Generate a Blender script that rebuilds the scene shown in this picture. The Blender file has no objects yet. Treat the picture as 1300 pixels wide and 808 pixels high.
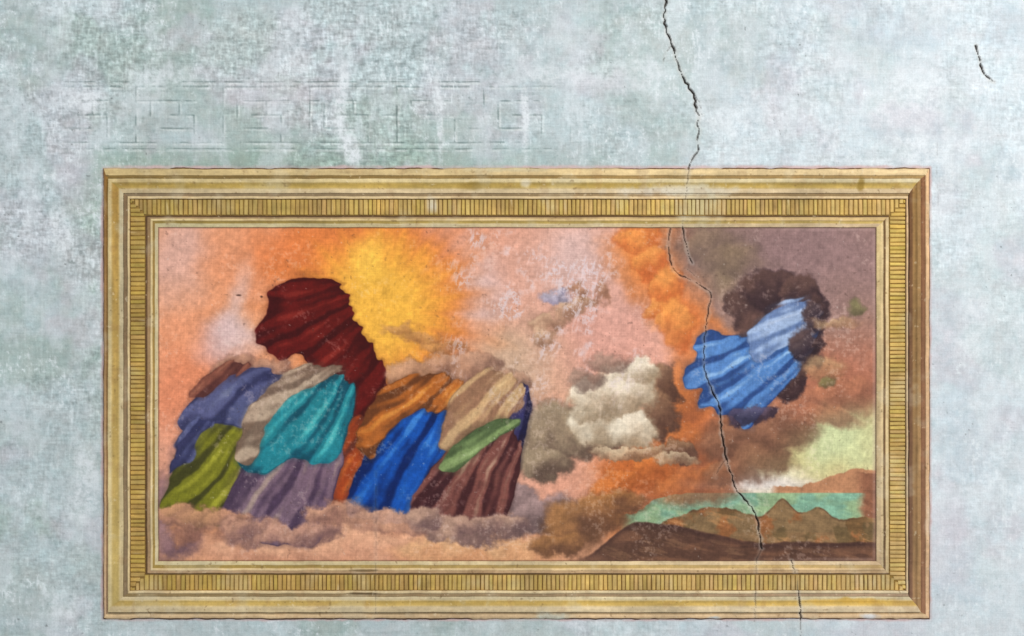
import bpy, math, random
import numpy as np

# ------------------------------------------------------------------ camera, world, lamps
scene = bpy.context.scene
S = 0.004            # metres per photo pixel
CX, CY, CZ = 650.0, 404.0, 2.4
DIST = 7.0
def wx(px): return (px - CX) * S
def wz(py): return CZ - (py - CY) * S

cam_data = bpy.data.cameras.new('camera')
cam_data.sensor_width = 36.0
cam_data.lens = 36.0 * DIST / (1300 * S)
cam_data.clip_end = 100
cam = bpy.data.objects.new('camera', cam_data)
cam.location = (0, -DIST, CZ)
cam.rotation_euler = (math.radians(90), 0, 0)
scene.collection.objects.link(cam)
scene.camera = cam

world = bpy.data.worlds.new('World'); scene.world = world
world.use_nodes = True
bg = world.node_tree.nodes['Background']
bg.inputs['Color'].default_value = (0.93, 0.96, 1.0, 1)
bg.inputs['Strength'].default_value = 0.42

def area(name, loc, target, size, power, col):
    d = bpy.data.lights.new(name, 'AREA'); d.shape = 'RECTANGLE'
    d.size, d.size_y = size; d.energy = power; d.color = col
    o = bpy.data.objects.new(name, d); o.location = loc
    v = [target[i] - loc[i] for i in range(3)]
    from mathutils import Vector
    o.rotation_euler = Vector(v).to_track_quat('-Z', 'Y').to_euler()
    scene.collection.objects.link(o)
area('right_soft_light', (7.0, -7.5, 6.5), (0.3, 0, 2.4), (2.2, 2.6), 780, (1.0, 0.985, 0.96))  # added soft lamp from the right, standing in for an unseen window
area('left_soft_light', (-7.5, -8.0, 5.0), (-0.3, 0, 2.4), (2.4, 2.6), 330, (0.97, 0.985, 1.0))  # weaker lamp added on the left to even out the light

scene.view_settings.view_transform = 'Standard'
scene.view_settings.look = 'None'
scene.view_settings.exposure = 0.0
scene.view_settings.gamma = 1.0

# ------------------------------------------------------------------ numpy paint tools
rng = np.random.RandomState(7)
TAB = rng.rand(64, 256, 256).astype(np.float32)

def vnoise(x, y, seed):
    t = TAB[seed % 64]
    xi = np.floor(x).astype(np.int64); yi = np.floor(y).astype(np.int64)
    fx = x - xi; fy = y - yi
    fx = fx * fx * (3 - 2 * fx); fy = fy * fy * (3 - 2 * fy)
    x0 = xi & 255; x1 = (xi + 1) & 255; y0 = yi & 255; y1 = (yi + 1) & 255
    a = t[y0, x0]; b = t[y0, x1]; c = t[y1, x0]; d = t[y1, x1]
    return (a + (b - a) * fx) * (1 - fy) + (c + (d - c) * fx) * fy

def fbm(x, y, sc, octs=4, seed=0, sx=1.0, sy=1.0, rot=0.0, gain=0.5):
    """0..1, centred on 0.5; sc = feature size in photo pixels"""
    if rot:
        cr, sr = math.cos(rot), math.sin(rot)
        x, y = x * cr + y * sr, -x * sr + y * cr
    x = x / (sc * sx) + 31.7; y = y / (sc * sy) + 57.3
    tot = 0; amp = 1; n = 0
    for o in range(octs):
        tot = tot + amp * vnoise(x, y, seed + o * 7)
        n += amp; amp *= gain
        x, y = (x * .8 - y * .6) * 2.03 + 11.1, (x * .6 + y * .8) * 2.03 + 5.7
    return tot / n

def ss(a, b, v):
    t = np.clip((v - a) / (b - a), 0, 1)
    return t * t * (3 - 2 * t)

def C(r, g, b): return np.array([r, g, b], np.float32) / 255.0

def mix(img, col, a):
    a = np.asarray(a)[..., None]
    img += (np.asarray(col, np.float32) - img) * a
    return img

def lin(c):
    c = np.clip(c, 0, 1)
    return np.where(c <= 0.04045, c / 12.92, ((c + 0.055) / 1.055) ** 2.4)

def smooth_poly(pts, n=6):
    p = np.array(pts, float); m = len(p); out = []
    for i in range(m):
        p0, p1, p2, p3 = p[i - 1], p[i], p[(i + 1) % m], p[(i + 2) % m]
        for k in range(n):
            t = k / n
            out.append(0.5 * ((2 * p1) + (-p0 + p2) * t + (2 * p0 - 5 * p1 + 4 * p2 - p3) * t * t
                              + (-p0 + 3 * p1 - 3 * p2 + p3) * t ** 3))
    return np.array(out)

def poly_sdf(X, Y, pts):
    """negative inside"""
    d = np.full(X.shape, 1e9, np.float32); inside = np.zeros(X.shape, bool)
    n = len(pts)
    for i in range(n):
        ax, ay = pts[i]; bx, by = pts[(i + 1) % n]
        ex, ey = bx - ax, by - ay
        l2 = ex * ex + ey * ey + 1e-9
        t = np.clip(((X - ax) * ex + (Y - ay) * ey) / l2, 0, 1)
        dd = (X - ax - t * ex) ** 2 + (Y - ay - t * ey) ** 2
        d = np.minimum(d, dd)
        c = ((ay > Y) != (by > Y))
        xx = ex * (Y - ay) / (ey if abs(ey) > 1e-9 else 1e-9) + ax
        inside ^= (c & (X < xx))
    d = np.sqrt(d)
    return np.where(inside, -d, d)

def line_dist(X, Y, pts):
    d = np.full(X.shape, 1e9, np.float32)
    for (ax, ay), (bx, by) in zip(pts[:-1], pts[1:]):
        ex, ey = bx - ax, by - ay
        l2 = ex * ex + ey * ey + 1e-9
        t = np.clip(((X - ax) * ex + (Y - ay) * ey) / l2, 0, 1)
        d = np.minimum(d, (X - ax - t * ex) ** 2 + (Y - ay - t * ey) ** 2)
    return np.sqrt(d)

# ------------------------------------------------------------------ cracks in the plaster
def jag(pts, seed, amp=1.4, step=4.0):
    r = random.Random(seed); out = [pts[0]]
    for (ax, ay), (bx, by) in zip(pts[:-1], pts[1:]):
        L = math.hypot(bx - ax, by - ay); n = max(1, int(L / step))
        nx, ny = -(by - ay) / L, (bx - ax) / L
        for k in range(1, n + 1):
            t = k / n; o = r.uniform(-amp, amp) if k < n else 0
            out.append((ax + (bx - ax) * t + nx * o, ay + (by - ay) * t + ny * o))
    return out

CRACKS = [  # polyline, half width px, strength
    (jag([(838, -60), (846, -10), (843, 30), (853, 58), (862, 88), (870, 105), (880.7, 119.5), (884, 137), (887, 151)], 1), 1.25, 1.0),
    (jag([(887, 151), (886, 172.6), (886.7, 190), (877, 206), (874, 215)], 2), 0.8, 0.75),
    (jag([(874, 215), (870, 250), (866, 287)], 3, 0.8), 0.6, 0.4),
    (jag([(866, 287), (869, 305), (873.5, 321), (879, 334.5)], 4, 0.8), 0.8, 0.7),
    (jag([(851, 291), (849, 304), (850, 330), (856, 343), (865, 351), (878, 356), (891, 364), (899, 369), (903, 376), (898, 402), (894, 432), (894, 470), (903, 492)], 5, 0.9), 0.8, 0.62),
    (jag([(903, 492), (914.5, 520), (916, 548), (922, 582), (931.5, 613), (936, 625), (954.6, 644), (962.4, 662), (965, 680), (967, 697)], 6, 1.2), .95, .95),
    (jag([(967, 697), (960, 712), (958.5, 740), (958, 790)], 7, 0.5), 0.6, 0.42),
    (jag([(1004.5, 712), (1011.6, 737), (1014, 758)], 8, 0.7), 0.8, 0.8),
    (jag([(1014, 758), (1015, 770), (1016, 787)], 9, 0.7), 0.95, 1.0),
    (jag([(1016, 787), (1017, 812), (1024, 860)], 10, 1.0), 0.6, 0.4),
    (jag([(477, 600), (477, 700), (477, 786)], 11, 0.3, 12), 0.5, 0.22),
    (jag([(1239, 58), (1242, 70), (1245, 83.4), (1250, 95), (1255, 99), (1262, 104)], 12, 0.8, 3), 1.2, 0.95),
    (jag([(880.7, 119.5), (888, 130), (891, 146)], 14, .8, 3), 0.55, 0.4),
    (jag([(853, 58), (845, 66), (842, 80)], 15, .8, 3), 0.5, 0.4),
    (jag([(922, 582), (912, 596), (908, 606)], 16, .8, 3), 0.5, 0.35),
    (jag([(891, 364), (884, 352), (872, 342)], 17, .8, 3), 0.5, 0.35),
    (jag([(1190, 180), (1189, 220), (1191, 262)], 13, 0.4, 10), 0.5, 0.14),
]
def crack_at(X, Y, only=None):
    out = np.zeros(X.shape, np.float32)
    for ci, (pts, hw, st) in enumerate(CRACKS):
        if only is not None and ci not in only: continue
        p = np.array(pts); m = (X > p[:, 0].min() - 4) & (X < p[:, 0].max() + 4) & (Y > p[:, 1].min() - 4) & (Y < p[:, 1].max() + 4)
        if not m.any(): continue
        d = line_dist(X[m], Y[m], pts)
        w = hw * 0.75 * (0.25 + 1.5 * ss(.25, .75, fbm(X[m], Y[m], 8, 2, 40)))
        v = st * (1 - ss(w * 0.45, w * 1.25, d))
        out[m] = np.maximum(out[m], v)
    return out

# ------------------------------------------------------------------ materials
def paint_material(name, rough=0.85, grain=0.10, grain_scale=90, bump=0.25, bump_scale=55, weave=0.05, fleck=0.0):
    m = bpy.data.materials.new(name); m.use_nodes = True
    nt = m.node_tree; N = nt.nodes; L = nt.links
    b = N['Principled BSDF']
    b.inputs['Roughness'].default_value = rough
    b.inputs['Specular IOR Level'].default_value = 0.18
    at = N.new('ShaderNodeAttribute'); at.attribute_name = 'pigment'
    tc = N.new('ShaderNodeNewGeometry')
    def noise(scale, detail=3, rough_=0.6, vec=None):
        n = N.new('ShaderNodeTexNoise'); n.inputs['Scale'].default_value = scale
        n.inputs['Detail'].default_value = detail; n.inputs['Roughness'].default_value = rough_
        L.new(vec if vec else tc.outputs['Position'], n.inputs['Vector']); return n
    def ramp(src, lo, hi, a, c):
        r = N.new('ShaderNodeMapRange'); r.inputs['From Min'].default_value = lo; r.inputs['From Max'].default_value = hi
        r.inputs['To Min'].default_value = a; r.inputs['To Max'].default_value = c; L.new(src, r.inputs['Value']); return r.outputs[0]
    def mul(a, c):
        x = N.new('ShaderNodeMath'); x.operation = 'MULTIPLY'; L.new(a, x.inputs[0]); L.new(c, x.inputs[1]); return x.outputs[0]
    g = ramp(noise(grain_scale, 4, 0.7).outputs['Fac'], 0.3, 0.7, 1 - grain, 1 + grain)
    g2 = ramp(noise(grain_scale * 0.22, 5, 0.65).outputs['Fac'], 0.3, 0.7, 1 - grain * 0.8, 1 + grain * 0.8)
    f = mul(g, g2)
    for k, (sx, sz) in enumerate(((2.2, 70), (70, 2.2))):       # faint woven texture of the ground coat
        mp = N.new('ShaderNodeMapping'); mp.inputs['Scale'].default_value = (sx * 3, 1, sz * 3)
        L.new(tc.outputs['Position'], mp.inputs['Vector'])
        f = mul(f, ramp(noise(1.0, 2, 0.5, mp.outputs[0]).outputs['Fac'], 0.3, 0.7, 1 - weave, 1 + weave))
    vm = N.new('ShaderNodeVectorMath'); vm.operation = 'SCALE'
    L.new(at.outputs['Color'], vm.inputs[0]); L.new(f, vm.inputs['Scale'])
    col = vm.outputs[0]
    L.new(col, b.inputs['Base Color'])
    bn = N.new('ShaderNodeBump'); bn.inputs['Strength'].default_value = bump; bn.inputs['Distance'].default_value = 0.004
    hsum = N.new('ShaderNodeMath'); hsum.operation = 'ADD'
    L.new(noise(bump_scale, 6, 0.7).outputs['Fac'], hsum.inputs[0])
    L.new(noise(bump_scale * 0.15, 3, 0.6).outputs['Fac'], hsum.inputs[1])
    L.new(hsum.outputs[0], bn.inputs['Height']); L.new(bn.outputs[0], b.inputs['Normal'])
    return m

M_WALL = paint_material('limewashed_plaster', grain=0.085, grain_scale=110, bump=0.45, bump_scale=40, weave=0.035)
M_MURAL = paint_material('fresco_pigment', rough=0.75, grain=0.07, grain_scale=110, bump=0.2, bump_scale=50, weave=0.06)
M_FRAME = paint_material('ochre_paint', rough=0.8, grain=0.09, grain_scale=85, bump=0.3, bump_scale=60, weave=0.03)

# ------------------------------------------------------------------ mesh from a grid of photo coordinates
def grid_mesh(name, X, Y, H, col, mat, keep=None, parent=None, close_back=False):
    """X, Y photo px (2-d), H height towards the room in px, col sRGB"""
    ny, nx = X.shape
    co = np.empty((ny * nx, 3), np.float32)
    co[:, 0] = ((X - CX) * S).ravel(); co[:, 1] = (-H * S).ravel(); co[:, 2] = (CZ - (Y - CY) * S).ravel()
    idx = np.arange(ny * nx).reshape(ny, nx)
    q = np.stack([idx[:-1, :-1], idx[1:, :-1], idx[1:, 1:], idx[:-1, 1:]], -1).reshape(-1, 4)
    if keep is not None: q = q[keep.ravel()]
    return raw_mesh(name, co, q, lin(col).reshape(-1, 3), mat, parent)

def raw_mesh(name, co, q, col, mat, parent=None, smooth=True):
    used = np.unique(q); rm = np.zeros(len(co), np.int64); rm[used] = np.arange(len(used))
    co = co[used]; col = col[used]; q = rm[q]
    me = bpy.data.meshes.new(name)
    me.vertices.add(len(co)); me.vertices.foreach_set('co', co.astype(np.float32).ravel())
    me.loops.add(q.size); me.loops.foreach_set('vertex_index', q.astype(np.int32).ravel())
    me.polygons.add(len(q)); me.polygons.foreach_set('loop_start', np.arange(0, q.size, 4, dtype=np.int32))
    me.polygons.foreach_set('use_smooth', np.full(len(q), smooth))
    me.update(calc_edges=True)
    a = me.color_attributes.new('pigment', 'FLOAT_COLOR', 'POINT')
    rgba = np.ones((len(co), 4), np.float32); rgba[:, :3] = col
    a.data.foreach_set('color', rgba.ravel())
    me.materials.append(mat)
    o = bpy.data.objects.new(name, me); scene.collection.objects.link(o)
    if parent: o.parent = parent
    return o

def crack_colour(img, X, Y, groove_dark=C(52, 44, 40)):
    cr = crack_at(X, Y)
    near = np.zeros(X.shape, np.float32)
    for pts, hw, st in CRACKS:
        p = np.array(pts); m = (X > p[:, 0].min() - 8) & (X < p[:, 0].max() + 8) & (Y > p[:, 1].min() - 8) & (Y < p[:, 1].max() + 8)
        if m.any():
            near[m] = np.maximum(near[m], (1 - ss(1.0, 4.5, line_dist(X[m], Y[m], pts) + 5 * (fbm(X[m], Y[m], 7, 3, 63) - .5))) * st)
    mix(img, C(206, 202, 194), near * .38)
    return mix(img, groove_dark, np.clip(cr * 0.9, 0, 0.92)), cr  # dirt and the shade inside the groove, both painted into the colour

# ------------------------------------------------------------------ WALL
def axis(lo, a, b, hi, fine, coarse):
    return np.concatenate([np.arange(lo, a, coarse), np.arange(a, b, fine), np.arange(b, hi + coarse, coarse)])
xs = axis(-900, -20, 1322, 2200, 1.15, 11); ys = axis(-500, -18, 828, 1000, 1.15, 11)
X, Y = np.meshgrid(xs, ys)

def paint_wall(X, Y):
    wob = 10 * (fbm(X, Y, 60, 3, 3) - 0.5)
    img = np.empty(X.shape + (3,), np.float32)
    img[:] = C(182, 197, 199)
    right = ss(620, 1080, X + 260 * (fbm(X, Y, 190, 4, 5) - 0.5))
    mix(img, C(206, 217, 222), right)
    green = ss(0.50, 0.66, fbm(X, Y, 95, 5, 9)) * (1 - 0.75 * right)
    mix(img, C(164, 182, 176), green * 0.75)
    # greener rub round the painted frame
    dfx = np.maximum(np.maximum(131 - X, X - 1180), 0); dfy = np.maximum(np.maximum(213 - Y, Y - 786), 0)
    df = np.hypot(dfx, dfy)
    mix(img, C(150, 172, 160), (1 - ss(3, 42, df + 30 * (fbm(X, Y, 30, 4, 12) - 0.5))) * (1 - ss(420, 900, X)) * (1 - ss(300, 620, Y)) * 0.75)
    mix(img, C(178, 192, 190), ss(0.5, 0.7, fbm(X, Y, 140, 4, 14, sy=0.6)) * (1 - right) * 0.7)
    mix(img, C(196, 196, 204), ss(0.52, 0.68, fbm(X, Y, 70, 4, 17)) * 0.5)
    mix(img, C(180, 196, 206), ss(0.54, 0.68, fbm(X, Y, 55, 4, 19)) * right * 0.35)
    # old lattice of key-pattern lines, mostly rubbed away
    sel = (Y > 92) & (Y < 205) & (X > 40) & (X < 800)
    if sel.any():
        xx, yy = X[sel], Y[sel]
        wx_, wy_ = xx + 1.2 * (fbm(xx, yy, 20, 2, 61) - .5), yy + 1.2 * (fbm(xx, yy, 20, 2, 62) - .5)
        d1 = np.full(xx.shape, 99., np.float32); d2 = d1.copy(); rk = random.Random(21)
        rows = (110, 128, 146, 163, 181); cols_ = [62 + 18.4 * i for i in range(38)]
        segs = []
        for i, cxp in enumerate(cols_):
            ph = i % 6
            if ph in (0, 4): segs.append((cxp, 110 if ph == 0 else 146, cxp, 181))
            elif ph == 1: segs.append((cxp, 128, cxp, 163))
            elif ph == 3: segs.append((cxp, 128, cxp, 146 + rk.choice((0, 17))))
            if ph == 0: segs += [(cxp, 110, cxp + 92, 110), (cxp + 18, 128, cxp + 74, 128)]
            if ph == 2: segs += [(cxp, 146, cxp + 37, 146), (cxp - 18, 163, cxp + 20, 163)]
            if rk.random() < .5: segs.append((cxp, rk.choice(rows), cxp + rk.choice((18, 37)), 0))
        segs = [(a, b, c, b if d == 0 else d) for a, b, c, d in segs]
        segs += [(60, 181, 640, 181), (60, 189, 700, 189), (80, 104, 640, 104)]
        for a, b, c, d in segs:
            d1 = np.minimum(d1, line_dist(wx_, wy_, [(a, b), (c, d)])); d2 = np.minimum(d2, line_dist(wx_, wy_, [(a + 2.6, b + 2.6), (c + 2.6, d + 2.6)]))
        rub = ss(0.34, 0.60, fbm(xx, yy, 12, 4, 22)) * ss(60, 120, xx) * (1 - ss(640, 780, xx))
        sub = img[sel]
        mix(sub, C(212, 222, 220), (1 - ss(0.4, 2.0, d2)) * rub * 0.6)
        mix(sub, C(98, 118, 116), (1 - ss(0.25, 1.35, d1)) * rub * 0.62)
        img[sel] = sub
    # vertical and horizontal drag marks
    st = fbm(X, Y, 5, 3, 24, sx=12, sy=0.6); sv = fbm(X, Y, 5, 3, 26, sx=0.6, sy=12)
    mix(img, C(132, 152, 150), ss(0.62, 0.80, st) * 0.15 * (1 - 0.5 * right))
    mix(img, C(220, 228, 228), ss(0.62, 0.80, sv) * 0.16)
    # whitened scuffs: soft blooms broken into fine crumbs, under a crisp mottle
    fine = fbm(X, Y, 4.2, 3, 30, gain=.8); fine2 = fbm(X, Y, 3.4, 2, 31, sx=.6, sy=2.4); fine3 = fbm(X, Y, 3.4, 2, 33, sx=2.4, sy=.6)
    mid = fbm(X, Y, 11, 4, 34, gain=.75); bloom = fbm(X, Y, 60, 5, 35, gain=.6)
    k = ((1 - .5 * right) * (.35 + 1.0 * ss(.38, .64, fbm(X, Y, 110, 4, 32))) * (1 - .45 * ss(430, 620, Y)))[..., None]
    img *= 1 + k * (0.22 * (fine - .5) + .16 * (fine2 - .5) + .18 * (fine3 - .5) + .15 * (mid - .5))[..., None]
    img += ((fbm(X, Y, 16, 4, 36, gain=.7) - .5)[..., None] * np.array([.05, .0, -.01], np.float32) + np.array([.006, -.002, -.004], np.float32))
    flk = np.maximum(ss(.58, .78, fine), .8 * ss(.62, .8, fine2)) * ss(.42, .66, mid)
    mix(img, C(228, 234, 237), flk * ss(0.44, 0.66, bloom) * 0.9)
    pale = ss(.5, .7, fbm(X, Y, 38, 5, 38, gain=.62, sx=.8, sy=1.3)); mix(img, C(216, 223, 227), pale * (.35 + .5 * mid) * .7)
    trow = fbm(X, Y, 26, 3, 42, sx=3.5, sy=.5, rot=.25); trow2 = fbm(X, Y, 26, 3, 47, sx=3.5, sy=.5, rot=-1.1)
    img *= (1 + .07 * (trow - .5) + .07 * (trow2 - .5))[..., None]
    mix(img, C(214, 224, 226), ss(.50, .70, mid) * ss(0.46, 0.66, bloom) * .22)
    mix(img, C(134, 152, 150), ss(.60, .8, 1 - fine) * ss(.48, .68, 1 - mid) * .35 * (1 - .6 * right))
    for (cx, cy, rx, ry, a) in ((432, 130, 11, 60, .95), (446, 190, 14, 26, 1.), (108, 128, 40, 18, .9), (557, 150, 5, 66, .9), (668, 148, 5, 66, .9),
                                (1160, 130, 60, 42, .8), (1190, 190, 70, 26, .7), (76, 290, 20, 40, .7), (105, 620, 22, 60, .7), (700, 96, 60, 14, .6),
                                (210, 96, 60, 16, .5), (80, 770, 34, 22, .6), (1235, 420, 26, 70, .5), (960, 150, 70, 20, .5), (740, 792, 50, 8, .5), (800, 100, 70, 26, .5)):
        e = np.hypot((X - cx + wob) / rx, (Y - cy + wob * .7) / ry)
        mix(img, C(228, 233, 236), (1 - ss(0.35, 1.25, e + 0.8 * (fbm(X, Y, 16, 4, 37) - 0.5))) * a * (0.35 + 0.65 * ss(0.36, 0.64, .5 * fine + .5 * mid)))
    # pinkish ground showing through
    for (cx, cy, rx, ry, a) in ((350, 120, 90, 22, .35), (1150, 150, 50, 24, .4), (1200, 690, 40, 70, .35), (100, 240, 30, 40, .3), (760, 110, 60, 20, .35)):
        e = np.hypot((X - cx) / rx, (Y - cy) / ry)
        mix(img, C(208, 200, 208), (1 - ss(0.3, 1.2, e + (fbm(X, Y, 20, 4, 39) - 0.5))) * a)
    # pink priming line beside the frame edge
    mix(img, C(205, 178, 176), (1 - ss(0.5, 4.2, df + 3.0 * (fbm(X, Y, 9, 3, 41) - 0.5))) * (0.4 + 0.55 * ss(.35, .6, fbm(X, Y, 40, 3, 43))))
    # dark pin-holes and little chips
    ch = fbm(X, Y, 4.5, 2, 45); mix(img, C(88, 92, 92), ss(0.86, 0.93, ch) * ss(0.5, 0.6, fbm(X, Y, 70, 2, 46)) * 0.55)
    mix(img, C(238, 240, 238), ss(0.86, 0.94, fbm(X, Y, 4, 2, 48)) * 0.4)
    return img
img = paint_wall(X, Y)
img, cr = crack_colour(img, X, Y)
H = 1.2 * (fbm(X, Y, 120, 3, 50) - 0.5) + 0.5 * (fbm(X, Y, 14, 3, 51) - 0.5) - 3.2 * cr
cxm = (X[:-1, :-1] + X[1:, 1:]) / 2; cym = (Y[:-1, :-1] + Y[1:, 1:]) / 2
keep = ~((cxm > 136) & (cxm < 1175) & (cym > 218) & (cym < 781))
def split_cracks(name, X, Y, H, img, mat, keep, groups):
    face = lambda c: np.maximum(np.maximum(c[:-1, :-1], c[1:, 1:]), np.maximum(c[1:, :-1], c[:-1, 1:]))
    ks = [(face(crack_at(X, Y, g)) > .12) & keep for g in groups]
    rest = keep.copy()
    for k in ks: rest &= ~k
    o = grid_mesh(name, X, Y, H, img, mat, rest)
    for k in ks:
        grid_mesh('crack', X, Y, H, img, mat, k, o)
    return o
wall = split_cracks('wall', X, Y, H, img, M_WALL, keep, [(0, 1), (11,)])
wall['kind'] = 'structure'

# ------------------------------------------------------------------ PAINTED PANEL
xs = np.arange(199.5, 1114.5, 0.92); ys = np.arange(287.5, 714.6, 0.92)
X, Y = np.meshgrid(xs.astype(np.float32), ys.astype(np.float32))
XW = X + 9 * (fbm(X, Y, 34, 4, 1) - 0.5); YW = Y + 9 * (fbm(X, Y, 34, 4, 2) - 0.5)       # hand wobble
XB = X + 70 * (fbm(X, Y, 80, 5, 4) - 0.5); YB = Y + 70 * (fbm(X, Y, 80, 5, 6) - 0.5)     # cloud edges

def blob(cx, cy, rx, ry, soft=0.5, rot=0.0, big=True):
    xx, yy = (XB, YB) if big else (XW, YW)
    c, s = math.cos(rot), math.sin(rot)
    a = ((xx - cx) * c + (yy - cy) * s) / rx; b = (-(xx - cx) * s + (yy - cy) * c) / ry
    return 1 - ss(1 - soft, 1 + soft, np.hypot(a, b))

img = np.empty(X.shape + (3,), np.float32); img[:] = C(219, 158, 132)
n1 = fbm(X, Y, 70, 5, 8)[..., None]
img += (n1 - 0.5) * np.array([0.10, 0.14, 0.16], np.float32)
mix(img, C(228, 160, 118), blob(290, 370, 170, 150, .6) * .9)
mix(img, C(214, 122, 82), blob(330, 330, 120, 60, .7) * .35)
mix(img, C(222, 120, 62), blob(430, 310, 90, 40, .6) * .8)
mix(img, C(205, 178, 180), blob(222, 320, 30, 60, .8) * .5)
mix(img, C(208, 186, 186), blob(300, 395, 16, 60, .8, .35) * .55)
mix(img, C(212, 200, 208), blob(285, 430, 34, 24, .7) * .8)
mix(img, C(222, 122, 84), blob(245, 480, 60, 70, .7) * .55)
mix(img, C(218, 142, 108), blob(600, 330, 60, 60, .8) * .5)
mix(img, C(214, 168, 152), blob(700, 340, 110, 70, .7) * .7)
mix(img, C(212, 186, 184), blob(595, 380, 26, 50, .8) * .75)
mix(img, C(210, 184, 182), blob(720, 320, 40, 40, .8) * .55)
mix(img, C(196, 168, 140), blob(660, 460, 60, 50, .8) * .75)
mix(img, C(216, 160, 148), blob(780, 420, 70, 60, .8) * .6)
gang = np.arctan2(Y - 395, X - 482); gr = np.hypot((XW - 482) / 1.0, (YW - 392) / 1.08)
gr = gr * (1 + .22 * (fbm(XW, YW, 60, 4, 29) - .5) + .05 * np.sin(gang * 17 + 2 * fbm(X, Y, 40, 2, 3)) + .03 * np.sin(gang * 41))
mix(img, C(216, 122, 62), (1 - ss(84, 165, gr + 40 * (fbm(X, Y, 50, 4, 28) - .5))) * .9)
mix(img, C(230, 150, 62), (1 - ss(66, 120, gr)) * .85)
mix(img, C(240, 182, 70), (1 - ss(30, 98, gr)) * .85)
mix(img, C(246, 200, 84), blob(462, 335, 26, 22, .95) * .6)
# right hand brown storm cloud
XD = X + 170 * (fbm(X, Y, 90, 5, 44) - .5) + 24 * np.sin(Y / 47 + 1.0)
mix(img, C(204, 120, 66), ss(800, 850, XD) * .85)
mix(img, C(150, 118, 108), ss(872, 918, XD) * .95)
mix(img, C(134, 108, 112), blob(1000, 320, 150, 60, .8) * .6)
mix(img, C(112, 92, 80), blob(900, 330, 40, 50, .8) * .55)
mix(img, C(148, 128, 94), blob(912, 350, 26, 34, .8) * .5)
mix(img, C(178, 106, 78), blob(1050, 500, 110, 70, .7) * .8)
mix(img, C(168, 96, 68), blob(860, 590, 80, 70, .6) * .85)
mix(img, C(216, 126, 70), blob(866, 410, 22, 60, .7, -.25) * .7)
mix(img, C(222, 132, 66), blob(815, 320, 34, 44, .6, -.4) * .85)
mix(img, C(232, 150, 68), blob(832, 378, 14, 22, .7) * .9)
mix(img, C(206, 112, 52), blob(870, 520, 36, 66, .6) * .8)
mix(img, C(198, 106, 50), blob(800, 610, 60, 34, .6) * .8)
mix(img, C(124, 82, 60), blob(950, 575, 60, 34, .6, -.4) * .8)
mix(img, C(118, 86, 66), blob(1045, 535, 60, 18, .7, -.2) * .6)
# pale opening over the bay
mix(img, C(206, 196, 138), blob(1056, 572, 100, 42, .5, -.22) * .95)
mix(img, C(196, 206, 158), blob(1075, 560, 44, 26, .7) * .8)
mix(img, C(222, 212, 190), blob(975, 603, 60, 16, .6, -.1) * .8)
# far cape, water, near hills
def under(yf, soft=1.2): return ss(-soft, soft, YW - yf)
mix(img, C(218, 206, 200), blob(960, 615, 70, 9, .7, 0, False) * .8)
cape = 622 - 24 * ss(985, 1085, X) - 3 * np.sin(X / 17) + 9 * (fbm(X, 0 * Y, 11, 4, 6) - .5)
mix(img, C(178, 126, 92), under(cape) * ss(975, 990, X))
mix(img, C(128, 82, 62), under(cape + 5) * ss(1082, 1100, X) * .8)
sea_top = 625.5 + 0 * X
sea = ss(0, 1.5, Y - sea_top - 34 * (1 - ss(770, 870, X + 40 * (fbm(X, Y, 20, 4, 27) - .5)))) * ss(784, 800, XW) * (1 - ss(1082, 1100, XW + 12 * (fbm(X, Y, 9, 3, 11) - .5)))
sea = sea * (1 - ss(0, 1, (624 - Y)))
mix(img, C(138, 166, 130), sea * (Y < 676))
mix(img, C(122, 166, 144), sea * (Y < 676) * ss(.45, .62, fbm(X, Y, 26, 4, 13, sx=2)) * .8)
mix(img, C(150, 172, 126), sea * (Y < 676) * ss(.52, .66, fbm(X, Y, 30, 4, 15, sx=2)) * .6)
hill = 660 - 14 * np.exp(-((X - 905) / 45) ** 2) - 20 * np.exp(-((X - 993) / 15) ** 2) - 14 * np.exp(-((X - 1040) / 13) ** 2) - 6 * np.exp(-((X - 1015) / 40) ** 2) + 20 * (1 - ss(800, 870, X)) + 9 * (fbm(X, 0 * Y, 15, 4, 5) - .5)
hm = under(hill) * ss(800, 825, X)
hill = hill
mix(img, C(134, 104, 72), hm * .96)
mix(img, C(150, 92, 54), hm * ss(.48, .62, fbm(X, Y, 24, 4, 16)) * .8)
mix(img, C(98, 80, 52), hm * ss(.5, .64, fbm(X, Y, 18, 4, 18)) * .7)
strk = fbm(X, Y, 10, 4, 55, sx=2.6, sy=.6, rot=.25, gain=.65)
img *= (1 + ss(0, 1, Y - 622) * .34 * (strk - .5) * ss(760, 830, X))[..., None]
mix(img, C(182, 132, 86), hm * ss(.56, .7, strk) * ss(.45, .6, fbm(X, Y, 30, 3, 56)) * .55)
edge = np.exp(-(np.abs(YW - hill - 1) / 1.4) ** 2) * ss(810, 850, X)
mix(img, C(84, 60, 44), edge * .6 * ss(.35, .6, fbm(X, Y, 18, 2, 57)))
near = 664 + 26 * ss(800, 985, X) + 46 * (1 - ss(735, 810, X))
nm = under(near, 2) * ss(715, 770, XW)
mix(img, C(92, 62, 50), nm)
mix(img, C(128, 88, 66), nm * ss(.5, .66, fbm(X, Y, 16, 4, 20, sx=3)) * .7)
mix(img, C(66, 44, 40), nm * np.exp(-((YW - near) / 7) ** 2) * .7)
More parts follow.
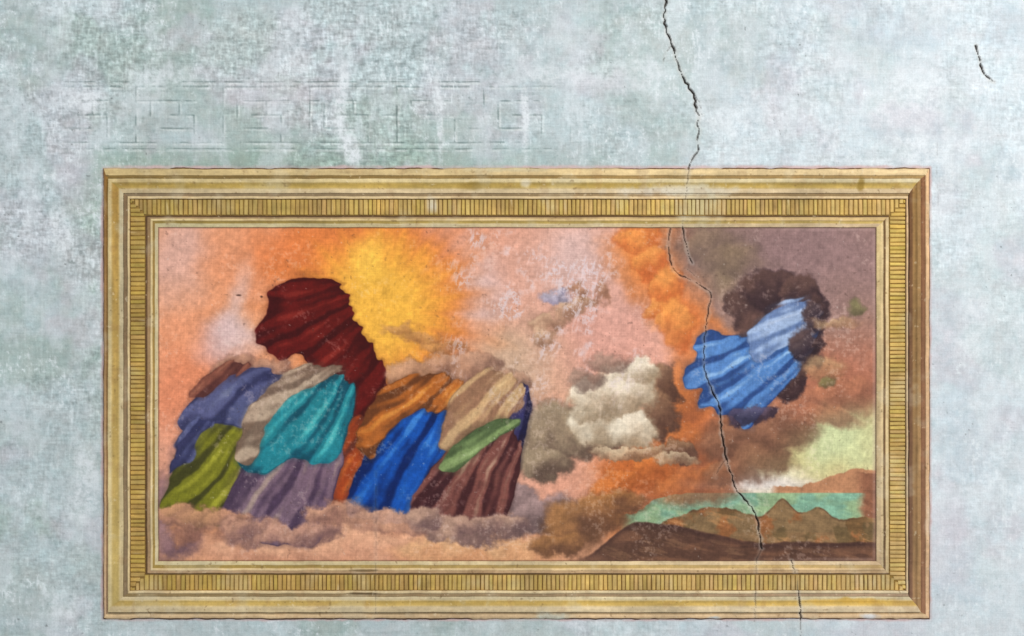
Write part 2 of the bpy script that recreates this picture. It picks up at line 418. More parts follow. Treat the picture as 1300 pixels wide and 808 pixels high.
# bank of cloud along the foot of the picture
def puff(cx, cy, r, light, dark, a=1.0, sq=0.8, edge=.28):
    """one rounded cloud lump painted with a lighter upper side"""
    i0, i1 = np.searchsorted(ys, [cy - r * sq * 1.3 - 14, cy + r * sq * 1.3 + 14]); j0, j1 = np.searchsorted(xs, [cx - r * 1.3 - 14, cx + r * 1.3 + 14])
    if i1 <= i0 or j1 <= j0: return
    sl = (slice(i0, i1), slice(j0, j1)); x_, y_ = X[sl], Y[sl]
    k = min(1.0, r / 26)
    xx = XW[sl] + 22 * k * (fbm(x_, y_, 18 * k + 4, 4, 21) - 0.5); yy = YW[sl] + 22 * k * (fbm(x_, y_, 18 * k + 4, 4, 23) - 0.5)
    dx = (xx - cx) / r; dy = (yy - cy) / (r * sq); q = np.hypot(dx, dy)
    m = 1 - ss(1 - edge, 1 + edge * .4, q)
    t = ss(-.9, .9, dx * .3 + dy * .9 + .9 * (fbm(x_, y_, 14, 4, 25) - .5))[..., None]
    c = light * (1 - t) + dark * t
    sub = img[sl]; mix(sub, c, m * a); img[sl] = sub
bank = 655 - 22 * np.exp(-((X - 420) / 90) ** 2) + 10 * np.sin(X / 37) - 30 * np.exp(-((X - 215) / 40) ** 2)
bm = ss(-8, 8, YB * .35 + YW * .65 - bank) * (1 - ss(735, 800, XB))
mix(img, C(208, 150, 116), bm)
def cloud(parts, lightc, darkc, seed, alpha=.9, soft=.18, lx=-.5, ly=-.8):
    """one cloud from several overlapping lobes, ragged edge, lighter on the sunny side"""
    x0 = min(p[0] - p[2] for p in parts) - 30; x1 = max(p[0] + p[2] for p in parts) + 30
    y0 = min(p[1] - p[3] for p in parts) - 30; y1 = max(p[1] + p[3] for p in parts) + 30
    i0, i1 = np.searchsorted(ys, [y0, y1]); j0, j1 = np.searchsorted(xs, [x0, x1])
    sl = (slice(i0, i1), slice(j0, j1)); x_, y_ = X[sl], Y[sl]
    xx = x_ + 30 * (fbm(x_, y_, 26, 5, seed, gain=.6) - .5); yy = y_ + 30 * (fbm(x_, y_, 26, 5, seed + 1, gain=.6) - .5)
    m = np.zeros(xx.shape, np.float32); t = np.zeros_like(m)
    for cx, cy, rx, ry in parts:
        dx, dy = (xx - cx) / rx, (yy - cy) / ry; q = np.hypot(dx, dy)
        k = 1 - ss(1 - soft, 1 + soft, q)
        tt = .5 + .55 * (dx * lx + dy * ly)
        t = t * (1 - k) + tt * k; m = np.maximum(m, k)
    t = ss(0, 1, t + .8 * (fbm(x_, y_, 20, 4, seed + 2) - .5))[..., None]
    sub = img[sl]; mix(sub, darkc * (1 - t) + lightc * t, m * alpha); img[sl] = sub

# orange billows between the pink air and the storm
cloud([(812, 306, 30, 16), (826, 336, 22, 22), (846, 366, 22, 26), (836, 392, 16, 16), (862, 410, 22, 34)], C(228, 148, 78), C(188, 96, 50), 60, .85, .2)
cloud([(868, 500, 26, 42), (856, 566, 40, 30), (880, 616, 60, 28)], C(206, 122, 66), C(132, 76, 52), 62, .7, .3)
cloud([(800, 606, 34, 14), (830, 590, 26, 20), (776, 622, 28, 12)], C(214, 124, 62), C(160, 84, 44), 63, .85, .25)
cloud([(930, 560, 40, 26), (966, 584, 40, 22), (990, 548, 50, 22), (930, 600, 40, 16)], C(150, 104, 78), C(100, 68, 54), 38, .75, .3)
cloud([(1010, 512, 70, 24), (1070, 500, 44, 26), (1050, 530, 40, 14)], C(186, 122, 90), C(128, 84, 66), 36, .7, .35)
cloud([(900, 310, 40, 24), (940, 330, 40, 18)], C(140, 116, 92), C(104, 84, 76), 35, .6, .4)
# bank of cloud underfoot
cloud([(214, 650, 26, 44), (226, 690, 30, 24)], C(146, 112, 118), C(88, 66, 80), 30, .8, .35)
cloud([(240, 640, 22, 12), (262, 664, 40, 18), (300, 672, 40, 18), (236, 676, 26, 16)], C(210, 146, 106), C(132, 90, 76), 27, .85, .25)
cloud([(330, 650, 36, 14), (362, 664, 30, 10)], C(120, 88, 88), C(80, 56, 60), 28, .75, .35)
cloud([(440, 646, 50, 18), (490, 652, 46, 14), (410, 634, 26, 12)], C(160, 116, 102), C(112, 80, 74), 29, .75, .35)
cloud([(330, 696, 70, 20), (400, 700, 60, 18), (460, 684, 60, 26), (520, 700, 70, 22)], C(226, 172, 138), C(190, 134, 108), 32, .8, .35)
cloud([(560, 648, 40, 16), (600, 660, 40, 14)], C(150, 116, 114), C(98, 76, 80), 31, .8, .3)
cloud([(660, 636, 22, 20), (680, 656, 30, 24), (712, 652, 28, 20), (640, 664, 40, 14)], C(158, 132, 130), C(92, 76, 78), 26, .9, .25)
cloud([(600, 694, 70, 22), (660, 700, 60, 16), (560, 702, 60, 14)], C(226, 176, 128), C(200, 142, 100), 33, .8, .35)
cloud([(730, 668, 40, 34), (764, 650, 40, 26), (710, 694, 36, 14), (790, 636, 30, 16)], C(168, 116, 70), C(92, 62, 46), 34, .9, .25)

mix(img, C(90, 62, 50), nm * (.8 + .2 * strk))
mix(img, C(132, 96, 72), nm * ss(.52, .7, strk) * .55)
mix(img, C(128, 88, 66), nm * ss(.5, .66, fbm(X, Y, 16, 4, 20, sx=3)) * .7)
mix(img, C(66, 44, 40), nm * np.exp(-((YW - near) / 7) ** 2) * .7)

# loose swathes of cloth lying on the clouds: outline, gather point, number of folds, three tones
def cloth(pts, gather, folds, lightc, midc, darkc, seed, soft=1.0, alpha=0.97, contrast=1.0, along=None):
    P = smooth_poly(pts)
    x0, y0 = P.min(0) - 8; x1, y1 = P.max(0) + 8
    i0, i1 = np.searchsorted(ys, [y0, y1]); j0, j1 = np.searchsorted(xs, [x0, x1])
    if i1 <= i0 or j1 <= j0: return
    sl = (slice(i0, i1), slice(j0, j1))
    xx = X[sl] + 5 * (fbm(X[sl], Y[sl], 16, 3, seed) - .5); yy = Y[sl] + 5 * (fbm(X[sl], Y[sl], 16, 3, seed + 1) - .5)
    sd = poly_sdf(xx, yy, P)
    gx, gy = gather
    dx, dy = xx - gx, yy - gy; rr = np.hypot(dx, dy)
    th = np.arctan2(dy, dx)
    bend = (3.2 / folds) * (fbm(xx, yy, 70, 2, seed + 2) - .5) + (.02 / folds) * rr * math.sin(seed)
    ph = (th + bend) * folds
    f1 = np.sin(ph) ; f2 = np.sin(ph * 2.37 + 1.7 + 1.6 * fbm(xx, yy, 50, 2, seed + 3))
    f = (0.6 * f1 + 0.4 * f2) * ss(0, 30, rr) * (.35 + 1.3 * fbm(xx, yy, 40, 2, seed + 9))
    sd = sd - 2.2 * f1 * ss(-14, -2, sd) - 1.1 * f2 * ss(-8, 0, sd)      # folds push the outline in and out
    m = (1 - ss(-soft, soft, sd)) * alpha
    round_ = ss(0, 22, -sd)
    v = f * contrast + (round_ - .7) * .7 + 1.0 * (fbm(xx, yy, 30, 3, seed + 4) - .5) - .35 * ss(20, 150, rr)
    sub = img[sl]; mix(sub, darkc * .7, (1 - ss(0, 7, sd + 4 * (fbm(xx, yy, 14, 3, seed + 8) - .5))) * .22)
    layer = np.empty_like(sub); layer[:] = midc
    v = v + 1.1 * (fbm(xx, yy, 46, 2, seed + 10) - .5)
    mix(layer, lightc, ss(.15, 1.15, v)); mix(layer, darkc, ss(-.1, -1.05, v) if False else 1 - ss(-1.05, -.05, v))
    mix(layer, darkc * .75, (1 - ss(0, 1.6, np.abs(sd + .8))) * .55 * ss(.35, .6, fbm(xx, yy, 20, 2, seed + 5)))
    mix(sub, layer, m); img[sl] = sub

# crimson cloth spread by the wind
cloth([(324, 432), (336, 400), (346, 368), (378, 350), (418, 354), (440, 374), (452, 408), (474, 444), (492, 486), (488, 536), (450, 560), (420, 520), (402, 474), (378, 450), (362, 458), (342, 446)],
      (540, 330), 34, C(124, 34, 28), C(92, 17, 16), C(60, 9, 12), 5, contrast=.85)
cloud([(536, 430, 34, 9), (566, 440, 26, 7), (508, 420, 22, 9)], C(196, 142, 92), C(150, 100, 68), 8, .7, .35)
cloud([(300, 476, 34, 24), (346, 474, 26, 20)], C(184, 136, 110), C(112, 76, 68), 9, .85)
cloud([(520, 478, 30, 22), (560, 470, 26, 20), (604, 466, 34, 24), (646, 490, 26, 22)], C(200, 154, 126), C(108, 76, 66), 12, .85)
# long taupe and cream cumulus driving to the right
cloud([(842, 486, 20, 30), (836, 530, 24, 30), (862, 572, 22, 14)], C(142, 108, 82), C(78, 54, 46), 33, .9)
cloud([(670, 566, 40, 34), (710, 548, 50, 38), (750, 550, 46, 34), (690, 590, 34, 22)], C(158, 138, 112), C(88, 70, 60), 34, .95)
cloud([(770, 534, 46, 36), (794, 494, 40, 34), (812, 470, 28, 18), (800, 548, 34, 22), (752, 508, 34, 26)], C(236, 222, 198), C(158, 136, 110), 36, .95)
cloud([(742, 486, 22, 12), (772, 462, 26, 12)], C(158, 130, 114), C(100, 76, 68), 37, .7, .3)
cloud([(800, 574, 50, 9), (856, 582, 28, 9)], C(214, 190, 156), C(130, 98, 76), 38, .85)
# heap of cloth, everything dragged down to the left
cloth([(380, 640), (396, 580), (430, 540), (476, 530), (520, 560), (500, 630), (440, 640)], (560, 420), 30, C(210, 110, 44), C(160, 64, 28), C(94, 42, 32), 19)
cloth([(206, 650), (220, 596), (254, 548), (300, 512), (344, 508), (350, 560), (326, 610), (318, 662), (260, 668)],
      (400, 400), 40, C(160, 158, 48), C(116, 116, 30), C(62, 62, 24), 11, contrast=.95)
cloth([(228, 536), (250, 500), (296, 472), (344, 470), (372, 492), (350, 530), (310, 540), (270, 540), (246, 552)],
      (460, 400), 30, C(124, 130, 158), C(86, 90, 130), C(50, 52, 88), 14)
cloth([(280, 660), (300, 606), (340, 568), (400, 552), (436, 580), (420, 640), (404, 690), (340, 690)],
      (500, 420), 38, C(170, 146, 136), C(120, 96, 112), C(74, 56, 78), 15)
cloth([(302, 590), (320, 540), (352, 496), (404, 474), (448, 490), (446, 540), (424, 586), (372, 584), (330, 600)],
      (500, 380), 36, C(74, 178, 180), C(34, 130, 142), C(16, 78, 96), 16)
cloth([(300, 574), (312, 530), (342, 490), (392, 464), (440, 470), (408, 486), (364, 506), (336, 548), (318, 592)], (520, 400), 34, C(222, 204, 178), C(184, 158, 134), C(122, 98, 82), 17, contrast=.8)
cloth([(440, 650), (456, 590), (480, 540), (524, 512), (572, 520), (580, 580), (556, 660), (500, 664)],
      (640, 400), 38, C(56, 124, 204), C(18, 78, 166), C(8, 34, 92), 21)
cloth([(452, 566), (466, 518), (504, 486), (552, 474), (590, 490), (584, 524), (540, 522), (500, 540), (474, 580)],
      (640, 410), 30, C(222, 142, 62), C(176, 98, 40), C(104, 58, 30), 24)
cloth([(634, 560), (640, 510), (660, 486), (676, 510), (668, 560), (650, 612), (634, 600)], (700, 400), 24, C(92, 92, 136), C(50, 48, 96), C(26, 24, 56), 31)
cloth([(520, 660), (536, 616), (566, 576), (604, 540), (646, 536), (662, 580), (650, 640), (632, 672), (570, 676)],
      (720, 420), 44, C(188, 150, 126), C(122, 72, 64), C(66, 32, 34), 27, contrast=1.0)
cloth([(556, 556), (576, 506), (612, 472), (652, 476), (668, 512), (640, 536), (600, 548), (574, 574)], (720, 400), 30, C(224, 192, 142), C(198, 160, 116), C(148, 108, 82), 28, contrast=.75)
cloth([(560, 590), (590, 552), (634, 530), (660, 540), (620, 562), (580, 600)], (740, 470), 24, C(162, 184, 124), C(124, 146, 92), C(78, 96, 60), 29)
# loose flying ends
cloth([(214, 600), (226, 560), (250, 532), (270, 536), (252, 556), (244, 580), (226, 592)], (330, 450), 26, C(124, 130, 158), C(86, 90, 130), C(50, 52, 88), 70)
cloth([(242, 500), (262, 478), (294, 460), (318, 464), (286, 484), (262, 504)], (350, 420), 22, C(168, 108, 84), C(128, 74, 60), C(86, 46, 42), 71)

# cloud rolling over the lower hems
cloud([(222, 656, 30, 14), (256, 662, 34, 14), (292, 664, 30, 14)], C(204, 148, 114), C(134, 94, 80), 27, .92, .25)
cloud([(330, 676, 40, 16), (372, 684, 40, 14), (410, 676, 30, 14), (310, 668, 26, 14)], C(196, 146, 122), C(124, 90, 86), 28, .92, .25)
cloud([(436, 652, 34, 18), (480, 662, 40, 16), (524, 664, 40, 16), (410, 650, 22, 12)], C(214, 160, 128), C(146, 104, 90), 29, .92, .25)
cloud([(560, 670, 36, 14), (600, 674, 40, 16), (644, 668, 34, 18), (536, 660, 26, 14)], C(190, 152, 130), C(112, 86, 84), 31, .92, .25)
# little cloudlets
cloud([(694, 408, 24, 9), (720, 396, 22, 13), (742, 384, 18, 9), (690, 424, 12, 12)], C(212, 176, 142), C(146, 108, 86), 45, .8, .3)
cloud([(706, 378, 18, 8)], C(170, 176, 200), C(120, 124, 156), 46, .7, .4)
cloud([(738, 368, 12, 8), (770, 372, 10, 16)], C(182, 128, 92), C(122, 82, 60), 47, .7, .4)
# dark storm cloud with a sky-blue cloth blown from it
cloud([(950, 396, 28, 34), (980, 366, 40, 24), (1018, 380, 28, 30), (1026, 430, 24, 40), (1000, 476, 28, 30), (975, 430, 40, 40)], C(92, 66, 60), C(48, 33, 38), 39, .93, .14)
cloth([(866, 468), (886, 454), (882, 432), (902, 418), (930, 426), (954, 430), (996, 410), (1040, 392), (1034, 436), (1004, 482), (972, 520), (950, 546), (934, 532), (914, 528), (904, 514), (886, 514), (890, 494), (872, 490)],
      (1160, 330), 56, C(150, 188, 226), C(84, 130, 190), C(42, 72, 128), 41)
cloth([(948, 440), (966, 404), (1000, 384), (1036, 384), (1036, 410), (1010, 432), (982, 444), (966, 462)], (1160, 330), 46, C(218, 224, 238), C(160, 180, 212), C(96, 118, 160), 42, contrast=.8)
cloud([(1036, 400, 14, 30), (1024, 440, 18, 24)], C(84, 60, 56), C(46, 32, 38), 39, .9, .25)
cloud([(950, 532, 24, 14), (972, 520, 18, 12)], C(88, 74, 96), C(46, 36, 52), 48, .85)
cloud([(1046, 470, 26, 14), (1060, 410, 34, 8)], C(206, 170, 122), C(148, 108, 78), 49, .6, .4)
cloud([(1090, 392, 14, 12), (1048, 486, 12, 8)], C(126, 124, 78), C(80, 76, 50), 55, .75, .4)

# brushwork, wear and rubbed highlights
b1 = fbm(X, Y, 9, 3, 50, sx=3.2, sy=.5, rot=-0.6); b2 = fbm(X, Y, 9, 3, 51, sx=3.2, sy=.5, rot=0.5)
img *= (1.03 + 0.10 * (b1 - .5) + 0.10 * (b2 - .5))[..., None]
fine = fbm(X, Y, 4.2, 3, 52, gain=.7); fine2 = fbm(X, Y, 6, 3, 53, sx=.5, sy=2.6, rot=.3, gain=.7)
img *= (1 + 0.20 * (fine - .5) + .12 * (fine2 - .5))[..., None]
wear = ss(.50, .66, fbm(X, Y, 40, 4, 54)) * ss(540, 600, X) * (1 - ss(790, 830, X)) * (1 - ss(430, 560, Y))
mix(img, C(222, 208, 212), wear * np.maximum(ss(.5, .66, fine), ss(.52, .7, fine2)) * .65)
wear = ss(.54, .70, fbm(X, Y, 34, 4, 56))
mix(img, C(224, 200, 186), wear * ss(.52, .70, fine) * .22)
mix(img, C(70, 50, 44), ss(.80, .9, fbm(X, Y, 4, 2, 57)) * .30 * ss(.45, .6, fbm(X, Y, 60, 2, 58)))
mix(img, C(232, 222, 214), ss(.86, .94, fbm(X, Y, 3.6, 2, 59)) * .35)
for (cx, cy, rx, ry, a) in ((303, 375, 4, 1.2, .8), (332, 377, 2, 1.6, .8), (662, 463, 6, 5, .0)):
    mix(img, C(70, 44, 36), (1 - ss(.6, 1.2, np.hypot((X - cx) / rx, (Y - cy) / ry))) * a)
# darker edge line and pale rubbed rim
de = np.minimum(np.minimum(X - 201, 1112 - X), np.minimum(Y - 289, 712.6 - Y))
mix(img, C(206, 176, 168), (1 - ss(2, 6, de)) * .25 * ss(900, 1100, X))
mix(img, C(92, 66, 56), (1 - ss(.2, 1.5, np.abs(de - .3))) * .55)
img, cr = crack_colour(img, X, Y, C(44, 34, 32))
H = 0.35 * (fbm(X, Y, 14, 3, 60) - .5) + .7 * (fbm(X, Y, 130, 2, 61) - .5) - 3.0 * cr
mural = split_cracks('mural', X, Y, H, img, M_MURAL, np.ones((len(ys) - 1, len(xs) - 1), bool), [(3,), (4, 5)])
mural['label'] = 'wide faded painting of orange sunset clouds above a green bay, inside the ochre frame'
mural['category'] = 'painting'

# ------------------------------------------------------------------ FRAME
T_ = [213.5, 215.4, 223.3, 227.3, 232.8, 239.8, 246.0, 249.7, 253.0, 274.0, 276.2, 278.2, 281.0, 284.2, 289.0]
L_ = [131.0, 133.0, 135.6, 138.2, 143.5, 152.0, 157.5, 162.8, 165.3, 185.0, 187.6, 191.8, 194.4, 197.2, 201.0]
R_ = [1180.5, 1178.4, 1174.0, 1168.0, 1163.0, 1157.6, 1153.2, 1152.0, 1149.6, 1128.5, 1127.6, 1123.6, 1121.0, 1118.4, 1112.3]
B_ = [786.5, 784.3, 779.6, 776.8, 768.5, 762.0, 757.2, 753.2, 749.8, 729.4, 727.6, 724.2, 721.2, 717.2, 712.6]
COL = {   # two ends of each rail: start (left / top) and end (right / bottom)
 'top': [[(84,50,28),(206,180,124),(116,92,46),(210,186,130),(176,146,70),(206,184,142),(132,112,86),(220,194,146),(186,157,88),(78,54,30),(152,122,88),(220,196,140),(140,116,54),(200,188,142)],
         [(96,64,40),(226,198,150),(164,132,82),(214,198,158),(190,158,80),(216,190,150),(150,122,82),(226,196,150),(208,176,104),(84,58,34),(206,174,118),(214,180,122),(186,158,88),(206,178,140)]],
 'bottom': [[(76,48,30),(208,178,136),(130,112,84),(208,186,142),(184,154,82),(212,192,150),(130,108,70),(222,196,146),(186,155,82),(92,66,36),(174,140,104),(218,190,140),(158,130,62),(206,190,142)],
            [(96,58,42),(226,192,150),(178,150,112),(222,200,164),(206,168,84),(220,204,166),(172,144,118),(226,206,168),(204,174,110),(96,68,48),(196,162,120),(214,180,134),(196,164,108),(212,184,146)]],
 'left': [[(94,64,46),(128,88,40),(146,106,44),(206,182,128),(176,136,62),(196,182,148),(124,98,70),(218,192,142),(182,153,80),(92,62,38),(148,116,78),(216,190,136),(146,114,56),(202,186,142)],
          [(96,66,50),(206,172,136),(156,126,100),(212,192,140),(182,158,92),(200,178,132),(134,112,84),(220,194,144),(186,154,84),(88,60,34),(170,136,98),(222,198,150),(156,128,66),(206,190,150)]],
 'right': [[(120,84,58),(214,172,128),(126,82,54),(150,112,66),(138,102,56),(92,58,32),(70,42,24),(210,174,132),(204,172,92),(140,108,62),(216,190,142),(104,74,44),(212,186,136),(200,176,124)],  # darker tones: shading of the moulding painted as pigment
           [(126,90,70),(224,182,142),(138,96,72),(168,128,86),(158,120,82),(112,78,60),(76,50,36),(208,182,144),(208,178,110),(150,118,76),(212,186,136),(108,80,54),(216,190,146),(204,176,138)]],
}
HT = [(0.6, 2.6), (3.2, 3.6), (2.4, 2.4), (4.4, 4.8), (4.2, 3.2), (3.0, 3.6), (2.6, 2.4), (3.6, 3.6), (1.2, 1.2), (1.0, 1.4), (2.2, 2.4), (2.9, 2.7), (1.8, 1.8), (2.1, 1.2)]
CHILD = [('edge_fillet', 0, 3), ('cove', 3, 6), ('bead', 6, 8), ('inner_moulding', 9, 14)]

frame = bpy.data.objects.new('picture_frame', None)
frame.location = (wx(655), 0, wz(786)); scene.collection.objects.link(frame)
frame['label'] = 'ochre and cream moulded frame with a ribbed band, set round the painting'
frame['category'] = 'frame'

def keep_world(o, parent):
    o.parent = parent
    o.matrix_parent_inverse = parent.matrix_world.inverted()

def side_pts(side, k0, k1, t, n):
    """corner-mitred strip coordinates for offset index position"""
    def at(arr, k):
        i = int(math.floor(k)); f = k - i
        return arr[i] if f == 0 else arr[i] * (1 - f) + arr[i + 1] * f
    return at

def strip(side, ks, n):
    """ks: fractional band positions across; returns X, Y arrays (across, along)"""
    idx = np.arange(15)
    l = np.interp(ks, idx, L_); r = np.interp(ks, idx, R_); t = np.interp(ks, idx, T_); b = np.interp(ks, idx, B_)
    s = np.linspace(0, 1, n)[None, :]
    if side in ('top', 'bottom'):
        Xs = l[:, None] * (1 - s) + r[:, None] * s
        Ys = np.repeat((t if side == 'top' else b)[:, None], n, 1)
    else:
        Ys = t[:, None] * (1 - s) + b[:, None] * s
        Xs = np.repeat((l if side == 'left' else r)[:, None], n, 1)
    return Xs, Ys

def wash(img, X, Y, side):
    """whitened and stained places along the border"""
    n = fbm(X, Y, 30, 4, 5)
    horiz = side in ('top', 'bottom')
    st = fbm(X, Y, 7, 3, 8, sx=6 if horiz else .7, sy=.7 if horiz else 6)
    img *= (1 + .22 * (st - .5) + .12 * (fbm(X, Y, 5, 3, 9) - .5) + .16 * (fbm(X, Y, 90, 3, 10) - .5))[..., None]
    mix(img, C(206, 196, 170), ss(.58, .74, n) * .28)
    for (cx, cy, rx, ry, a, c) in ((850, 242, 90, 9, .75, (214, 206, 190)), (885, 262, 45, 26, .5, (206, 200, 170)), (550, 260, 9, 13, .9, (216, 208, 190)),
                                   (668, 234, 7, 6, .8, (224, 212, 184)), (1092, 236, 5, 11, .7, (136, 108, 44)), (1080, 762, 60, 4, .7, (218, 172, 72)),
                                   (600, 237, 20, 6, .5, (140, 112, 48)), (640, 216, 60, 4, .8, (206, 190, 150)), (340, 238, 34, 8, .35, (214, 200, 160)),
                                   (700, 784, 26, 8, .8, (196, 204, 192)), (462, 724, 22, 2, .6, (96, 74, 46)), (462, 753, 22, 2, .7, (80, 62, 40)),
                                   (655, 744, 18, 10, .4, (206, 190, 140)), (1178, 660, 6, 30, .4, (216, 198, 180)), (196, 744, 14, 9, .5, (206, 186, 140)),
                                   (1105, 782, 14, 5, .9, (214, 214, 214)), (905, 784, 10, 3, .9, (210, 214, 212)), (185, 263, 12, 8, .5, (150, 126, 80))):
        e = np.hypot((X - cx) / rx, (Y - cy) / ry) + .9 * (fbm(X, Y, 10, 3, 12) - .5)
        mix(img, C(*c), (1 - ss(.3, 1.2, e)) * a)
    # chipped outer line where wall colour shows
    mix(img, C(140, 100, 66), ss(.62, .76, fbm(X, Y, 14, 3, 14)) * .14)
    mix(img, C(232, 216, 184), ss(.80, .90, fbm(X, Y, 4, 2, 15)) * .45)
    mix(img, C(96, 72, 44), ss(.80, .90, fbm(X, Y, 4.4, 2, 16)) * .35)
    return img

def build_strip(name, side, a, b, parent):
    ks = []; hs = []; bi = []
    span = {'top': T_, 'bottom': B_, 'left': L_, 'right': R_}[side]
    ks.append(a); hs.append(-1.0); bi.append(a)
    for k in range(a, b):
        m = max(2, int(abs(span[k + 1] - span[k]) / .8) + 1)
        w = abs(span[k + 1] - span[k]); e = min(.3, .22 / w)
        for t in np.linspace(0, 1, m + 1):
            tt = e + (1 - 2 * e) * t
            h0, h1 = HT[k]
            h = h0 * (1 - t) + h1 * t
            if k == 4: h -= .9 * math.sin(math.pi * t)            # hollow of the cove
            if k in (1, 3, 7, 11): h += .35 * math.sin(math.pi * t)
            ks.append(k + tt); hs.append(h); bi.append(k)
    ks.append(b); hs.append(-1.0 if b != 14 else -.6); bi.append(b - 1)
    ks = np.array(ks); hs = np.array(hs); bi = np.array(bi)
    n = 900 if side in ('top', 'bottom') else 480
    Xs, Ys = strip(side, ks, n)
    wob = .45 * (fbm(Xs, Ys, 26, 3, 17) - .5) * 2
    if a == 0:                                                    # brushed outer edge is never quite straight
        ew = (fbm(Xs, Ys, 13, 3, 18) - .5) * 2.6 * (bi == 0)[:, None]
    else: ew = 0
    s = np.linspace(0, 1, n)[None, :, None]
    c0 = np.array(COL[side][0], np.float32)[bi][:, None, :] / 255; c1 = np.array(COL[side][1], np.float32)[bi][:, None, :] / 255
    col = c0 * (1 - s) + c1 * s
    # soften the colour steps a little
    col = np.ascontiguousarray(col.astype(np.float32))
    if a == 3:
        pad = np.concatenate([col[:1], col[:1], col, col[-1:], col[-1:]], 0); col = (pad[:-4] + pad[1:-3] + pad[2:-2] * 1.5 + pad[3:-1] + pad[4:]) / 5.5
    Xr, Yr = (Xs, Ys + wob) if side in ('top', 'bottom') else (Xs + wob, Ys)
    if a == 0:
        if side in ('top', 'bottom'): Yr = Yr + ew
        else: Xr = Xr + ew * .6
        gap = ss(.56, .62, fbm(Xs, Ys, 34, 3, 19, sx=1.3)) * (bi == 0)[:, None]
        if side == 'top': gap = np.maximum(gap, ((Xs > 562) & (Xs < 672)) * (bi == 0)[:, None])
        mix(col, C(204, 180, 146), gap * (.85 if side in ('top', 'bottom') else .4))
    # keep the mitred ends where they meet
    endf = np.minimum(np.linspace(0, 1, n), np.linspace(1, 0, n))[None, :]
    k_ = ss(0, .012, endf); Xr = Xs + (Xr - Xs) * k_; Yr = Ys + (Yr - Ys) * k_
    mix(col, C(212, 196, 160), np.full(Xs.shape, .12)); col = wash(col, Xs, Ys, side)
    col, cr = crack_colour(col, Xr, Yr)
    Hh = np.repeat(hs[:, None], n, 1) + .25 * (fbm(Xs, Ys, 12, 2, 20) - .5) - 2.4 * cr
    flip = side in ('bottom', 'left')
    if flip: Xr, Yr, Hh, col = Xr[::-1], Yr[::-1], Hh[::-1], col[::-1]
    if side in ('left', 'right'): pass
    o = grid_mesh(name, Xr, Yr, Hh, np.ascontiguousarray(col), M_FRAME)
    if parent: keep_world(o, parent)
    return o

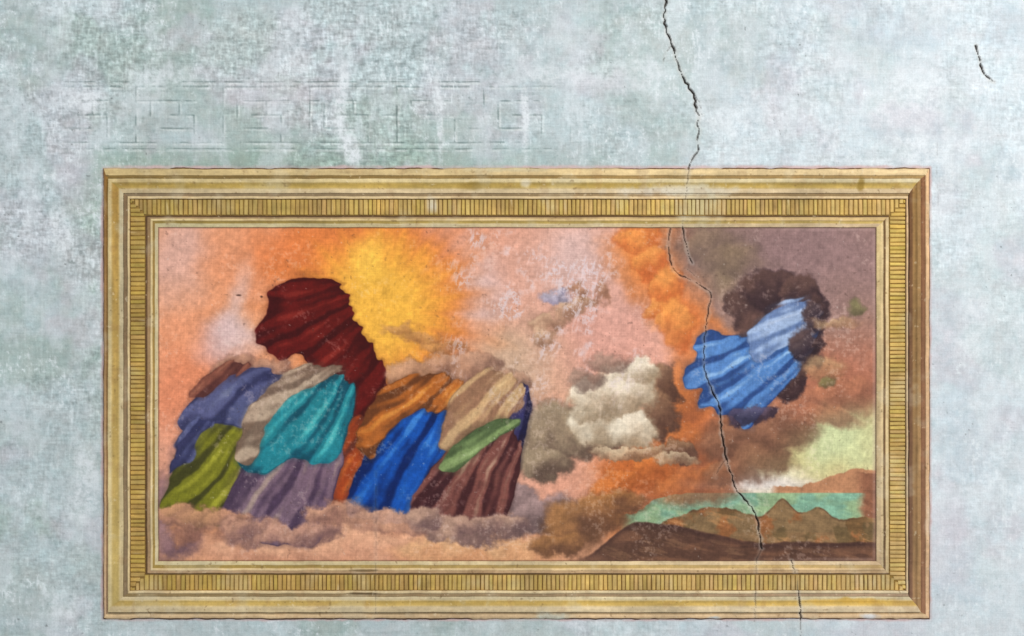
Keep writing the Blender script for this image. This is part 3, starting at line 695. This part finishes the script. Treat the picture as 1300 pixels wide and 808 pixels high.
def build_fluting(side, parent):
    """the row of narrow upright ribs, each a little pillow with dark joints between"""
    r = random.Random({'top': 1, 'bottom': 2, 'left': 3, 'right': 4}[side])
    horiz = side in ('top', 'bottom')
    pitch = {'top': 5.7, 'bottom': 5.6, 'left': 5.8, 'right': 5.4}[side]
    arr = {'top': T_, 'bottom': B_, 'left': L_, 'right': R_}[side]
    o0, o1 = arr[8], arr[9]                                     # outer / inner
    if horiz: a0, a1 = L_[8], R_[8]; b0, b1 = L_[9], R_[9]
    else: a0, a1 = T_[8], B_[8]; b0, b1 = T_[9], B_[9]
    co = []; q = []; cols = []
    p = a0 + .6
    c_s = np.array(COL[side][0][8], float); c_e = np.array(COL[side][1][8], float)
    while p < a1 - 2:
        w = pitch * r.uniform(.88, 1.12); w = min(w, a1 - p)
        gap = r.choice((.35, .5, .7, .85, 1.05)) * (1.0 if horiz else .95)
        s0, s1 = p + gap / 2, p + w - gap / 2
        mid = (s0 + s1) / 2; tpar = (mid - a0) / (a1 - a0)
        # mitre: shorten the rib where the corner diagonal cuts it
        lim = 1.0
        if mid < b0: lim = (mid - a0) / (b0 - a0)
        elif mid > b1: lim = (a1 - mid) / (a1 - b1)
        if lim > .08:
            base = (c_s * (1 - tpar) + c_e * tpar) / 255 * r.uniform(.94, 1.05)
            base = base * np.array([1, r.uniform(.97, 1.02), r.uniform(.94, 1.08)])
            nS = 4
            top_h = 1.75 + r.uniform(-.15, .2)
            e0 = o0 + (o1 - o0) * .02; e1 = o0 + (o1 - o0) * (.98 * lim)
            lean = r.uniform(-.35, .35)
            rows = [0, .04, .5, .96, 1]
            st = len(co)
            for ri, v in enumerate(rows):
                d = e0 + (e1 - e0) * v
                for ui, u in enumerate((0, .16, .5, .84, 1)):
                    x = s0 + (s1 - s0) * u + lean * (v - .5)
                    h = (.4 if ui in (0, 4) or ri in (0, 4) else top_h + (.18 if ui == 2 else 0))
                    X_, Y_ = (x, d) if horiz else (d, x)
                    co.append((X_, Y_, h))
                    sh = 1.0 - .16 * (ri in (0, 4)) - .06 * (ui in (0, 4)) + r.uniform(-.05, .05)
                    cols.append(np.clip(base * sh, 0, 1))
            for ri in range(4):
                for ui in range(4):
                    A = st + ri * 5 + ui
                    q.append((A, A + 1, A + 6, A + 5))
        p += w
    co = np.array(co); q = np.array(q); cols = np.array(cols, np.float32)[:, None, :].copy()
    cols = wash(cols, co[:, 0:1], co[:, 1:2], side)[:, 0, :]
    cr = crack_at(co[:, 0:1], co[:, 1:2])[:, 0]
    mix(cols, C(52, 44, 40), cr * .9)  # same painted crack darkness, dirt and groove shade, on the ribs
    cw = np.empty_like(co); cw[:, 0] = (co[:, 0] - CX) * S; cw[:, 1] = -co[:, 2] * S; cw[:, 2] = CZ - (co[:, 1] - CY) * S
    o = raw_mesh('fluting', cw.astype(np.float32), q, lin(cols), M_FRAME, smooth=False)
    o['kind'] = 'stuff'
    keep_world(o, parent)
    return o

def build_bed(side):
    """backing board of one rail, seen as the dark joints between the ribs"""
    ks = np.array([0.3, 2, 4, 6, 8, 8.03, 8.3, 8.6, 8.97, 9.0, 11, 13.9])
    n = 400 if side in ('top', 'bottom') else 220
    Xs, Ys = strip(side, ks, n)
    col = np.empty(Xs.shape + (3,), np.float32); col[:] = C(122, 92, 48)
    mix(col, C(150, 120, 60), ss(.4, .62, fbm(Xs, Ys, 22, 4, 24)) * .8)
    col *= (1 + .25 * (fbm(Xs, Ys, 6, 2, 25) - .5))[..., None]
    Hh = np.full(Xs.shape, -.8); Hh[4:10] = .5
    o = grid_mesh('rail', Xs, Ys, Hh, col, M_FRAME)
    keep_world(o, frame)
    return o
bpy.context.view_layer.update()
RL = {'top': None, 'bottom': None, 'left': None, 'right': 'right-hand rail with dark brown painted shading'}
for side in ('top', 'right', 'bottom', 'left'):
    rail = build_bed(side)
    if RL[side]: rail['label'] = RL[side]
    bpy.context.view_layer.update()
    for nm, a, b in CHILD:
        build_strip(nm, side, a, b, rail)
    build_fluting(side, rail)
print('tris approx', sum(len(o.data.polygons) for o in scene.objects if o.type == 'MESH') * 2)
